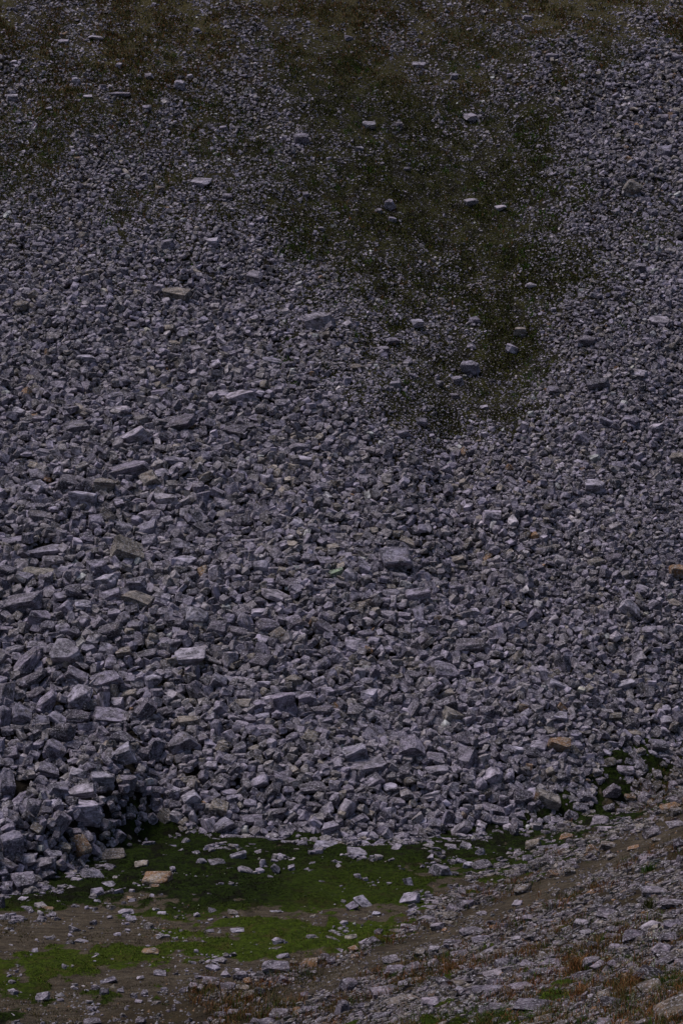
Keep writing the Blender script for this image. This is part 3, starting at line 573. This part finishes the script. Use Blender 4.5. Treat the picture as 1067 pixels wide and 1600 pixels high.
def build_boulder(r, i):
    rng = random.Random(4000 + int(r['u'] * 7 + r['v'] * 13))
    foot = r['foot']; depth = float((foot - CAM) @ FWD)
    m = depth / FPX
    w, h = r['w'] * m * 1.08, r['h'] * m * 1.10
    asp = r['w'] / r['h']
    dens = 2 if r['size'] > 17 else 1
    round_ = r['t'] == 'l' and rng.random() < .3
    bm = rock_hull(rng, 1, rng.uniform(.78, 1), max(.42, min(.95, 1.3 / asp)), rng.choice((5, 6, 7, 8)) + (4 if round_ else 0), 1. if round_ else 0.)
    Vv, Ff = finish(bm, rng, bevel=.18 if round_ else .13, sub=dens, rough=.06, strata=.03 * rng.uniform(.3, 1.2))
    L = Vv * (w / 2) + np.array([rng.uniform(0, 60) for _ in range(3)])
    # lie: local x along the tilt, top leaning towards the viewer
    pit = math.radians(rng.uniform(18, 52)); roll = math.radians(rng.uniform(-14, 14)); yaw = math.radians(rng.uniform(-25, 25))
    def Rx(t): c, s = math.cos(t), math.sin(t); return np.array([[1, 0, 0], [0, c, -s], [0, s, c]])
    def Ry(t): c, s = math.cos(t), math.sin(t); return np.array([[c, 0, s], [0, 1, 0], [-s, 0, c]])
    def Rz(t): c, s = math.cos(t), math.sin(t); return np.array([[c, -s, 0], [s, c, 0], [0, 0, 1]])
    W = Vv @ (Rx(pit) @ Ry(roll) @ Rz(yaw)).T
    ex, ez, ey = np.ptp(W[:, 0]), np.ptp(W[:, 2]), np.ptp(W[:, 1])
    W = (W - (W.max(0) + W.min(0)) / 2) * np.array([w / ex, math.sqrt(w * h) * rng.uniform(.75, 1.05) / ey, h / ez])
    W = W @ Ry(-math.radians(r['a'])).T
    d = depth - .04 * h
    c = CAM + ray(r['u'], r['v']) * d
    tn = tone_rgba(r['t'], rng)
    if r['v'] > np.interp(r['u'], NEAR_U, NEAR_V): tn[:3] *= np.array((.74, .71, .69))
    r['c'] = c; r['wm'] = w; r['hm'] = h
    stamp(*r['st'])
    return W, Ff, tn, L, c, round_

singles = []
for i, r in enumerate(rocks):
    W, Ff, tn, L, c, round_ = build_boulder(r, i)
    T = np.tile(tn, (len(W), 1))
    if i < N_SINGLE:
        basez = W[:, 2].min()
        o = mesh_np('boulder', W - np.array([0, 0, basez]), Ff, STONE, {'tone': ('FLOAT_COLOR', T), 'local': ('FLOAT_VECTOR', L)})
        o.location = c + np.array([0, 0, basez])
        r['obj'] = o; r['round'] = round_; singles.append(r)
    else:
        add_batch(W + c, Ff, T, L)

lap('singles')
# ------------------------------------------------------------------ labels for the boulders
TW = {'g': 'grey', 'l': 'pale grey', 'd': 'dark grey', 'b': 'brown', 'o': 'rust-stained', 'k': 'greenish'}
def shape_word(r):
    a = r['w'] / r['h']
    if a > 2.1: return 'long'
    if a > 1.45: return 'oblong'
    if r['round']: return 'rounded'
    return 'blocky'
marks = [r for r in singles if r['name']]
def direction(dx, dy):
    a = math.degrees(math.atan2(-dy, dx)) % 360
    return ['right of', 'above and right of', 'above', 'above and left of', 'left of', 'below and left of', 'below', 'below and right of'][int((a + 22.5) // 45) % 8]
used = {}
for r in marks:
    s, e = r['name']
    r['label'] = (s + ' ' + e).strip(); used[r['label']] = r
rest = sorted([r for r in singles if not r['name']], key=lambda r: -r['size'])
for r in rest:
    near = sorted(marks, key=lambda q: (q['u'] - r['u']) ** 2 + (q['v'] - r['v']) ** 2)[:5]
    size = 'large ' if r['size'] > 33 else ('small ' if r['size'] < 19.5 else '')
    tilt = ' steeply tilted' if abs(r['a']) > 45 and r['w'] / r['h'] > 1.3 else ''
    opts = []
    for q in near:
        dist = math.hypot(q['u'] - r['u'], q['v'] - r['v'])
        rel = ('just ' if dist < 45 else '') + direction(r['u'] - q['u'], r['v'] - q['v'])
        tail = ' ' + rel + ' the ' + q['name'][0]
        sw = shape_word(r)
        opts.append(f"{TW[r['t']]} {sw} boulder{tail}")
        if tilt: opts.append(f"{tilt.strip()} {TW[r['t']]} {sw} boulder{tail}")
        if size: opts.append(f"{size}{TW[r['t']]} {sw} boulder{tail}")
    opts = [o for o in opts if len(o.split()) <= 16]
    lab = next((o for o in opts if o not in used), None)
    if lab is None:
        for k in ('second ', 'third ', 'fourth ', 'fifth ', 'sixth '):
            lab = next((k + o for o in opts if k + o not in used), None)
            if lab: break
    used[lab] = r; r['label'] = lab
for r in singles:
    tag(r['obj'], r['label'], 'boulder', 'boulders of the scree slope' if r['v'] < np.interp(r['u'], TOE_U, TOE_V) else 'boulders on the valley floor and bank')

# ------------------------------------------------------------------ the uncounted stones
def samples(n, pad=.42):
    """random ground points, even over the view and a strip to each side of it"""
    n = int(n * (1 + 2 * pad) / 1.26)
    u = R.uniform(-PW * pad, PW * (1 + pad), n); v = R.uniform(-60, 1680, n)
    return u, v
def fill(factor, n, first=False):
    u, v = samples(n); n = len(u)
    P = at(u, v)
    m = masks(P)
    d = size_px(np.clip(u, 0, 1067), np.clip(v, 0, 1600)) * m['z'] / FPX * factor * R.uniform(.85, 1.18, n)
    d = np.where(m['path'] > .5, d * .55, d)
    cl = sstep(.22, .78, fbm(P[:, 0] * 2.3 + P[:, 1] * .7, P[:, 1] * 1.6 - P[:, 0] * .5, 301, 3))
    cl = .55 * cl + .45 * R.random(n)
    keep = (cl < m['cov'] + .12 * R.normal(0, 1, n)) & (R.random(n) < np.where(m['cov'] > .9, 1, .34 + .56 * m['cov']))
    if factor > 1.2: keep &= (m['cov'] > .62) | (R.random(n) < .18) | (m['below'] > .5)
    if factor < .9: keep &= (R.random(n) < 1 - (.5 if factor > .7 else .85) * sstep(860, 1050, v) * sstep(620, 380, u) * sstep(1330, 1250, v))
    inside = (P[:, 1] < 132) & (P[:, 1] > 25) & (np.abs(P[:, 0]) < 42)
    px = d / m['z'] * FPX
    keep &= inside & (px > 2.0) & ~((px > 19) & (u > -5) & (u < 1072) & (v < 1605))
    if factor < .5: keep |= inside & (px > 1.8) & (m['cov'] < .6) & (R.random(n) < .62) & (m['below'] < .2)
    acc = []
    I = ((P[:, 0] - OCC_X0) / CELL).astype(int); J = ((P[:, 1] - OCC_Y0) * YS / CELL).astype(int)
    for q in np.nonzero(keep)[0]:
        i, j, rr = I[q], J[q], .5 * d[q]
        k = max(int(rr * .62 / CELL), 0)
        if occ[i, j] or occ[i - k, j] or occ[i + k, j] or occ[i, j - k] or occ[i, j + k]: continue
        stamp(P[q, 0], P[q, 1], max(rr * .78, .04)); acc.append(q)
    acc = np.array(acc, int)
    return P[acc], d[acc], {k: x[acc] for k, x in m.items()}
PP, DD, MM, FF = [], [], [], []
for fac, n in ((1.8, 14000), (1.35, 40000), (1.05, 90000), (.8, 150000), (.6, 160000), (.45, 170000), (.33, 240000)):
    p, d, m = fill(fac, n)
    PP.append(p); DD.append(d); MM.append(np.stack([m['z'], m['v'], m['u'], m['below'], m['near'], m['veg'], m['cov'], m['n']], -1)); FF.append(np.full(len(p), fac))
P = np.concatenate(PP); D = np.concatenate(DD); Q = np.concatenate(MM); FC = np.concatenate(FF)
print('stones', len(P), [len(x) for x in PP])
lap('fill')
n = len(P)
N = normal(P[:, 0], P[:, 1])
ax = N + R.normal(0, 1, (n, 3)) * np.where(Q[:, 3] > .5, .18, .62)[:, None]
RM = rotmats(ax, R.uniform(0, 2 * math.pi, n))
sc = (D / 2)[:, None] * np.stack([R.uniform(.92, 1.25, n), R.uniform(.8, 1.1, n), R.uniform(.75, 1.3, n)], -1)
lift = np.where(Q[:, 3] > .5, R.uniform(-.02, .16, n), np.where(FC > .9, R.uniform(.02, .48, n), np.where(FC > .55, R.uniform(-.3, .14, n), R.uniform(-.75, .0, n)))) * D
lift = np.where(Q[:, 5] > .4, R.uniform(-.06, .14, n) * D, lift)
C = P + N * lift[:, None]
pick = R.random(n)
brownish = .03 + .30 * Q[:, 4] + .12 * sstep(.55, .75, Q[:, 7]) + .12 * sstep(950, 1067, Q[:, 2]) * sstep(500, 150, Q[:, 1])
T = np.empty((n, 4))
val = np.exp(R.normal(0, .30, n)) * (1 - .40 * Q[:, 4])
wm = (R.random(n) ** 2.2)[:, None] * .85
T[:, :3] = (np.array(TONES['g']) * (1 - wm) + np.array((.205, .180, .172)) * wm) * val[:, None]
lt = (Q[:, 5] > .3) & (R.random(n) < .45)
T[lt, :3] *= 1.3
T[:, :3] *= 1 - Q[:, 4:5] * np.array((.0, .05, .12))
bsel = pick < brownish
T[bsel, :3] = np.array(TONES['b']) * val[bsel, None]
T[:, 3] = R.uniform(.05, .34, n)
osel = pick < brownish * .07
T[osel, 3] = R.uniform(.5, .7, osel.sum())
T[:, :3] = np.clip(T[:, :3], .07, .42)
pxr = D / Q[:, 0] * FPX
def scatter(lib, ids):
    which = R.integers(0, len(lib), len(ids))
    for w in range(len(lib)):
        s = ids[which == w]
        if len(s) == 0: continue
        Vv, Ff = lib[w]
        loc = Vv[None] * sc[s][:, None, :]
        Wd = np.einsum('kvj,kij->kvi', loc, RM[s]) + C[s][:, None, :]
        L = loc + R.uniform(0, 60, (len(s), 1, 3))
        fo = (Ff[None] + (np.arange(len(s)) * len(Vv))[:, None, None]).reshape(-1, 3)
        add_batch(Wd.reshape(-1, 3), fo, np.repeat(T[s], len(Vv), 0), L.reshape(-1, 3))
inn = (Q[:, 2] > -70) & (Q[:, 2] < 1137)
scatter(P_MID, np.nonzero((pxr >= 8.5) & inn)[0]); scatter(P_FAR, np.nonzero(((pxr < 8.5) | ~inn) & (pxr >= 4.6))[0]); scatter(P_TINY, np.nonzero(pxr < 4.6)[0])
BV, BF, BT, BL = np.concatenate(batch_V), np.concatenate(batch_F), np.concatenate(batch_T), np.concatenate(batch_L)
print('scree verts', len(BV), 'faces', len(BF))
tag(mesh_np('scree', BV, BF, STONE, {'tone': ('FLOAT_COLOR', BT), 'local': ('FLOAT_VECTOR', BL)}),
    'loose grey broken stones covering the whole slope between the larger boulders', 'scree', kind='stuff')

lap('scree')
# ------------------------------------------------------------------ grass, moss, lichen
def blades(P, h, w, lean, tone, rng=R, tip=1.25):
    """one bent blade (two triangles) at each point"""
    n = len(P); a = rng.uniform(0, 2 * math.pi, n); b = rng.uniform(0, 2 * math.pi, n)
    side = np.stack([np.cos(a), np.sin(a), np.zeros(n)], -1) * (w / 2)[:, None]
    dr = np.stack([np.cos(b), np.sin(b), np.zeros(n)], -1) * lean[:, None]
    up = np.array([0, 0, 1.0])
    mid = P + (dr * .4 + up) * (h * .55)[:, None]
    top = P + (dr * 1.1 + up * (1 - .25 * lean)[:, None]) * h[:, None]
    Vv = np.stack([P - side, P + side, mid + side * .7, mid - side * .7, top], 1).reshape(-1, 3)
    o = np.arange(n)[:, None] * 5
    Ff = np.concatenate([o + np.array([0, 1, 2]), o + np.array([0, 2, 3]), o + np.array([3, 2, 4])], 0)
    t = np.repeat(tone[:, None, :], 5, 1); t[:, 4] *= tip; t[:, 2:4] *= (1 + tip) / 2
    c = np.concatenate([t, np.ones((n, 5, 1))], -1).reshape(-1, 4)
    return Vv, Ff, c
def tones(n, cols, rng=R, spread=.25):
    cols = np.array(cols); a = cols[rng.integers(0, len(cols), n)]
    return a * np.exp(rng.normal(0, spread, (n, 1)))
gV, gF, gC = [], [], []; gb = 0
def grass_add(res):
    global gb
    gV.append(res[0]); gF.append(res[1] + gb); gC.append(res[2]); gb += len(res[0])
RED = [(.200, .074, .028), (.140, .058, .022), (.215, .105, .040)]
OLIVE = [(.050, .052, .014), (.062, .056, .018), (.034, .046, .010)]
GREEN = [(.040, .085, .010), (.055, .105, .012), (.030, .060, .010)]
STRAW = [(.17, .125, .060), (.14, .095, .042)]
# upper slope: clumps of short bent grass
u, v = R.uniform(-420, 1490, 90000), R.uniform(-60, 480, 90000)
p = at(u, v); m = masks(p)
k = R.random(len(p)) < m['veg'] * (.10 + .62 * m['brown']) * sstep(.30, .62, fbm(p[:, 0] * .7, p[:, 1] * .55, 91, 3)) * 1.2
p, m = p[k], {a: b[k] for a, b in m.items()}
nb = 9
q = np.repeat(p, nb, 0); br = np.repeat(m['brown'], nb)
off = R.normal(0, .13, (len(q), 2)); q[:, 0] += off[:, 0]; q[:, 1] += off[:, 1]; q[:, 2] = terrain(q[:, 0], q[:, 1])
redc = np.repeat(R.random(len(p)) < .15 + .6 * m['brown'], nb)
tn = np.where(redc[:, None], tones(len(q), RED + OLIVE + STRAW[1:]) * .7, tones(len(q), OLIVE) * 1.1)
grass_add(blades(q, R.uniform(.08, .22, len(q)), R.uniform(.02, .045, len(q)), R.uniform(.1, .9, len(q)), tn))
u, v = R.uniform(-400, 1470, 4600), R.uniform(60, 620, 4600)
p = at(u, v); m = masks(p)
k = R.random(len(p)) < np.clip(m['veg'] * 1.6, .05 * sstep(620, 420, v), 1) * sstep(.42, .6, fbm(p[:, 0] * .5, p[:, 1] * .4, 93, 3))
p = p[k]; nb = 14; q = np.repeat(p, nb, 0); q[:, :2] += R.normal(0, .10, (len(q), 2)); q[:, 2] = terrain(q[:, 0], q[:, 1])
tn = np.where(np.repeat(R.random(len(p)) < .6, nb)[:, None], tones(len(q), OLIVE), tones(len(q), GREEN) * 1.0)
grass_add(blades(q, R.uniform(.10, .24, len(q)), R.uniform(.02, .04, len(q)), R.uniform(.1, .9, len(q)), tn))
# thin olive grass on the bare soil of the floor
u, v = R.uniform(-400, 700, 12000), R.uniform(1395, 1680, 12000)
p = at(u, v); m = masks(p)
k = R.random(len(p)) < (1 - m['moss']) * sstep(.47, .62, fbm(p[:, 0] * .9, p[:, 1] * .8, 94, 4))
p = p[k]; nb = 6; q = np.repeat(p, nb, 0); q[:, :2] += R.normal(0, .06, (len(q), 2)); q[:, 2] = terrain(q[:, 0], q[:, 1])
grass_add(blades(q, R.uniform(.02, .06, len(q)), R.uniform(.008, .018, len(q)), R.uniform(.3, 1, len(q)), tones(len(q), OLIVE + STRAW[1:] + [(.05, .04, .02)]) * .9))
# near bank: dry red and straw grass between the stones
u, v = R.uniform(300, 1500, 15000), R.uniform(1180, 1690, 15000)
p = at(u, v); m = masks(p)
g = fbm(p[:, 0] * .9, p[:, 1] * .6, 95, 3)
k = R.random(len(p)) < m['near'] * (1 - m['path']) * sstep(.44, .68, g + .16 * sstep(1380, 1520, v) * sstep(560, 800, u))
p, g = p[k], g[k]
nb = 14
q = np.repeat(p, nb, 0); off = R.normal(0, .10, (len(q), 2)); q[:, :2] += off; q[:, 2] = terrain(q[:, 0], q[:, 1])
kind = np.repeat(R.random(len(p)), nb)[:, None]
tn = np.where(kind < .42, tones(len(q), RED), np.where(kind < .7, tones(len(q), OLIVE), np.where(kind < .84, tones(len(q), STRAW), tones(len(q), GREEN) * .8)))
hh = np.repeat(R.uniform(.08, .22, len(p)) * (1 + .5 * sstep(.5, .7, g)), nb) * R.uniform(.6, 1.1, len(q))
grass_add(blades(q, hh, R.uniform(.007, .014, len(q)), R.uniform(.1, .8, len(q)), tn))
# bright fresh grass at the very bottom
u, v = np.concatenate([R.normal(770, 55, 900), R.normal(1040, 25, 260), R.normal(860, 16, 200)]), np.concatenate([R.normal(1592, 9, 900), R.normal(1538, 8, 260), R.normal(1560, 5, 200)])
p = at(u, v); q = np.repeat(p, 6, 0); q[:, :2] += R.normal(0, .05, (len(q), 2)); q[:, 2] = terrain(q[:, 0], q[:, 1])
grass_add(blades(q, R.uniform(.05, .13, len(q)), R.uniform(.008, .016, len(q)), R.uniform(.1, .9, len(q)), tones(len(q), GREEN + OLIVE)))
tag(mesh_np('grass', np.concatenate(gV), np.concatenate(gF), BLADE, {'tone': ('FLOAT_COLOR', np.concatenate(gC))}),
    'short dry reddish and olive grass on the upper slope and near bank', 'grass', kind='stuff')

# moss pile on the valley floor and in the green tongue
u, v = R.uniform(-420, 1300, 430000), R.uniform(1110, 1680, 430000)
p = at(u, v); m = masks(p)
k = R.random(len(p)) < sstep(.35, .75, m['moss']) * sstep(.36, .56, fbm(p[:, 0] * 1.5, p[:, 1] * 1.1, 97, 4))
p, m = p[k], {a: b[k] for a, b in m.items()}
p[:, 2] += m['moss'] * m['below'] * (.30 * (fbm(p[:, 0] * 1.1, p[:, 1] * 1.1, 77, 4) - .3) + .16 * (fbm(p[:, 0] * 3.1, p[:, 1] * 2.6, 78, 2) - .5)) - .012
b = m['bright'][:, None]; patch = sstep(.40, .58, fbm(p[:, 0] * .8, p[:, 1] * .7, 99, 4))[:, None]
tn = (1 - b) * (tones(len(p), [(.026, .046, .005), (.014, .021, .004), (.046, .070, .006), (.032, .026, .011)]) * (1 - .7 * patch)) + b * tones(len(p), [(.064, .110, .008), (.105, .155, .011), (.100, .092, .018), (.040, .062, .008)])
mv = [blades(p, R.uniform(.02, .07, len(p)), R.uniform(.008, .024, len(p)), R.uniform(.2, 1., len(p)), tn, tip=1.15)]
u, v = R.uniform(300, 1000, 160000), R.uniform(100, 720, 160000)
p = at(u, v); m = masks(p)
k = R.random(len(p)) < m['veg'] * (1 - m['brown']) * sstep(.45, .62, fbm(p[:, 0] * .8, p[:, 1] * .6, 101, 4)) * .9
p = p[k]
o = mv[0]
r2 = blades(p, R.uniform(.04, .12, len(p)), R.uniform(.025, .06, len(p)), R.uniform(.3, 1., len(p)), tones(len(p), [(.048, .058, .007), (.066, .068, .010), (.020, .026, .005), (.036, .022, .010), (.014, .011, .006)]), tip=1.15)
tag(mesh_np('moss', np.concatenate([o[0], r2[0]]), np.concatenate([o[1], r2[1] + len(o[0])]), CUSHION, {'tone': ('FLOAT_COLOR', np.concatenate([o[2], r2[2]]))}),
    'dark and bright green moss carpeting the valley floor below the scree', 'moss', kind='stuff')

# pale reindeer lichen crumbs on the near bank and white specks on the moss
def crumbs(p, r, tone):
    n = len(p); oc = np.array([[1, 0, 0], [-1, 0, 0], [0, 1, 0], [0, -1, 0], [0, 0, 1], [0, 0, -.3]])
    fc = np.array([[0, 2, 4], [2, 1, 4], [1, 3, 4], [3, 0, 4], [2, 0, 5], [1, 2, 5], [3, 1, 5], [0, 3, 5]])
    Vv = (oc[None] * (1 + R.normal(0, .25, (n, 6, 3))) * r[:, None, None] + p[:, None]).reshape(-1, 3)
    Ff = (fc[None] + (np.arange(n) * 6)[:, None, None]).reshape(-1, 3)
    return Vv, Ff, np.concatenate([np.repeat(tone, 6, 0), np.ones((n * 6, 1))], -1)
u, v = R.uniform(640, 1100, 5000), R.uniform(1440, 1640, 5000)
p = at(u, v)
k = R.random(len(p)) < sstep(.50, .66, fbm(p[:, 0] * 1.2, p[:, 1] * .9, 105, 3) + .10 * sstep(1450, 1560, v)) * sstep(700, 900, u)
p = p[k]; p[:, 2] += .02
u, v = R.uniform(200, 760, 260), R.uniform(1300, 1500, 260)
p = np.concatenate([p, at(u, v) + np.array([0, 0, .03])])
u, v = R.uniform(-400, 1450, 42000), R.uniform(1250, 1680, 42000)
gp = at(u, v); gm = masks(gp)
k = R.random(len(gp)) < (1 - .85 * gm['moss']) * gm['below'] * (.12 + .5 * sstep(.45, .65, fbm(gp[:, 0] * 1.1, gp[:, 1] * .9, 107, 4)))
gp = gp[k]
gr_ = crumbs(gp, np.exp(R.normal(math.log(.022), .38, len(gp))), tones(len(gp), [(.20, .18, .21), (.16, .14, .12), (.28, .26, .29), (.17, .11, .07)], spread=.2))
tag(mesh_np('gravel', gr_[0], gr_[1], CUSHION, {'tone': ('FLOAT_COLOR', gr_[2])}), 'fine grit and small pebbles strewn over the bare earth and path', 'gravel', kind='stuff')
res = crumbs(p, R.uniform(.008, .026, len(p)), tones(len(p), [(.34, .35, .27), (.42, .42, .36), (.27, .30, .20)], spread=.15))
tag(mesh_np('lichen', res[0], res[1], CUSHION, {'tone': ('FLOAT_COLOR', res[2])}), 'pale crumbs of lichen between the stones of the near bank', 'lichen', kind='stuff')

# single tufts that stand out
TUFTS = [(205, 549, 20, 12, 'g', 'green grass tuft alone among the grey stones of the left scree'),
         (830, 467, 15, 11, 'g', 'bright green tuft at the right edge of the mossy tongue'),
         (693, 450, 15, 9, 'g', 'green tuft in the middle of the mossy tongue'),
         (664, 470, 12, 7, 'g', 'small green tuft just left of the middle of the mossy tongue'),
         (556, 522, 13, 8, 'g', 'green tuft at the left edge of the mossy tongue above the scree'),
         (863, 404, 12, 9, 'g', 'green tuft high on the right edge of the mossy tongue'),
         (950, 196, 11, 9, 'g', 'small green tuft on the bare stones of the upper right'),
         (570, 205, 20, 14, 's', 'straw-coloured grass tuft high above the mossy tongue'),
         (949, 72, 24, 16, 's', 'pale green straw tuft at the top right of the slope'),
         (145, 105, 34, 16, 'o', 'dark olive grass clump high on the upper left slope'),
         (898, 1505, 34, 34, 'r', 'tall reddish grass tuft left of the dark rocks on the near bank'),
         (985, 1535, 50, 32, 'r', 'wide red-brown grass tuft beside the large blue-grey boulder'),
         (905, 1548, 46, 24, 'r', 'low red-brown grass tuft below the tall reddish tuft'),
         (702, 1512, 34, 26, 'r', 'reddish grass tuft on the middle of the near bank'),
         (1012, 1412, 30, 24, 'o', 'olive grass tuft beside the path at the right edge'),
         (1014, 1355, 34, 16, 'g', 'green grass clump under the pale stones right of the path'),
         (965, 1445, 30, 16, 'o', 'olive grass clump above the lone dark boulder')]
for u, v, w, h, kd, lab in TUFTS:
    c = at(np.array([u]), np.array([v + h * .4]))[0]; m = float((c - CAM) @ FWD) / FPX
    nb = 150 if v > 1000 else 60
    r = np.minimum(np.abs(R.normal(0, .24, nb)), .46) * w * m; a = R.uniform(0, 2 * math.pi, nb)
    q = np.stack([r * np.cos(a), r * np.sin(a), np.zeros(nb)], -1)
    q[:, 2] = terrain(c[0] + q[:, 0], c[1] + q[:, 1]) - c[2] - .01
    tn = tones(nb, {'g': GREEN, 's': STRAW + OLIVE, 'o': OLIVE, 'r': RED + STRAW[:1]}[kd])
    bw = max(.010, .55 * m)
    res = blades(q, R.uniform(.5, 1.1, nb) * h * m * 1.05, np.full(nb, bw), R.uniform(.1, .8, nb), tn)
    o = mesh_np('grass_tuft', res[0], res[1], BLADE, {'tone': ('FLOAT_COLOR', res[2])}); o.location = c
    tag(o, lab, 'grass tuft', 'grass tufts that stand out')

lap('plants')
# ------------------------------------------------------------------ light, sky, camera
ELEV, AZ = math.radians(68), math.radians(-85)          # azimuth from +Y towards +X
w = bpy.data.worlds.new('World'); scene.world = w; w.use_nodes = True
nt = w.node_tree; bg = nt.nodes['Background']
sky = nt.nodes.new('ShaderNodeTexSky'); sky.sky_type = 'NISHITA'; sky.sun_disc = False
sky.sun_elevation = ELEV; sky.sun_rotation = AZ; sky.air_density = 1.0; sky.dust_density = 2.5; sky.ozone_density = 1.2
nt.links.new(sky.outputs[0], bg.inputs['Color']); bg.inputs['Strength'].default_value = .05
sl = bpy.data.lights.new('sun', 'SUN'); sl.energy = 1.5; sl.angle = math.radians(26); sl.color = (1.0, .94, .90)
so = bpy.data.objects.new('sun', sl); COL.objects.link(so); so.location = (0, 0, 80)
sd = Vector((math.sin(AZ) * math.cos(ELEV), math.cos(AZ) * math.cos(ELEV), math.sin(ELEV)))
so.rotation_euler = sd.to_track_quat('Z', 'Y').to_euler()
cd = bpy.data.cameras.new('camera'); cd.sensor_fit = 'VERTICAL'; cd.angle = FOV; cd.sensor_height = 36; cd.lens = 18 / math.tan(FOV / 2)
cd.clip_end = 3000
co = bpy.data.objects.new('camera', cd); COL.objects.link(co); co.location = CAM; co.rotation_euler = (math.pi / 2 + PITCH, 0, 0)
scene.camera = co
scene.view_settings.view_transform = 'Standard'; scene.view_settings.look = 'None'; scene.view_settings.gamma = 1
scene.view_settings.exposure = .48
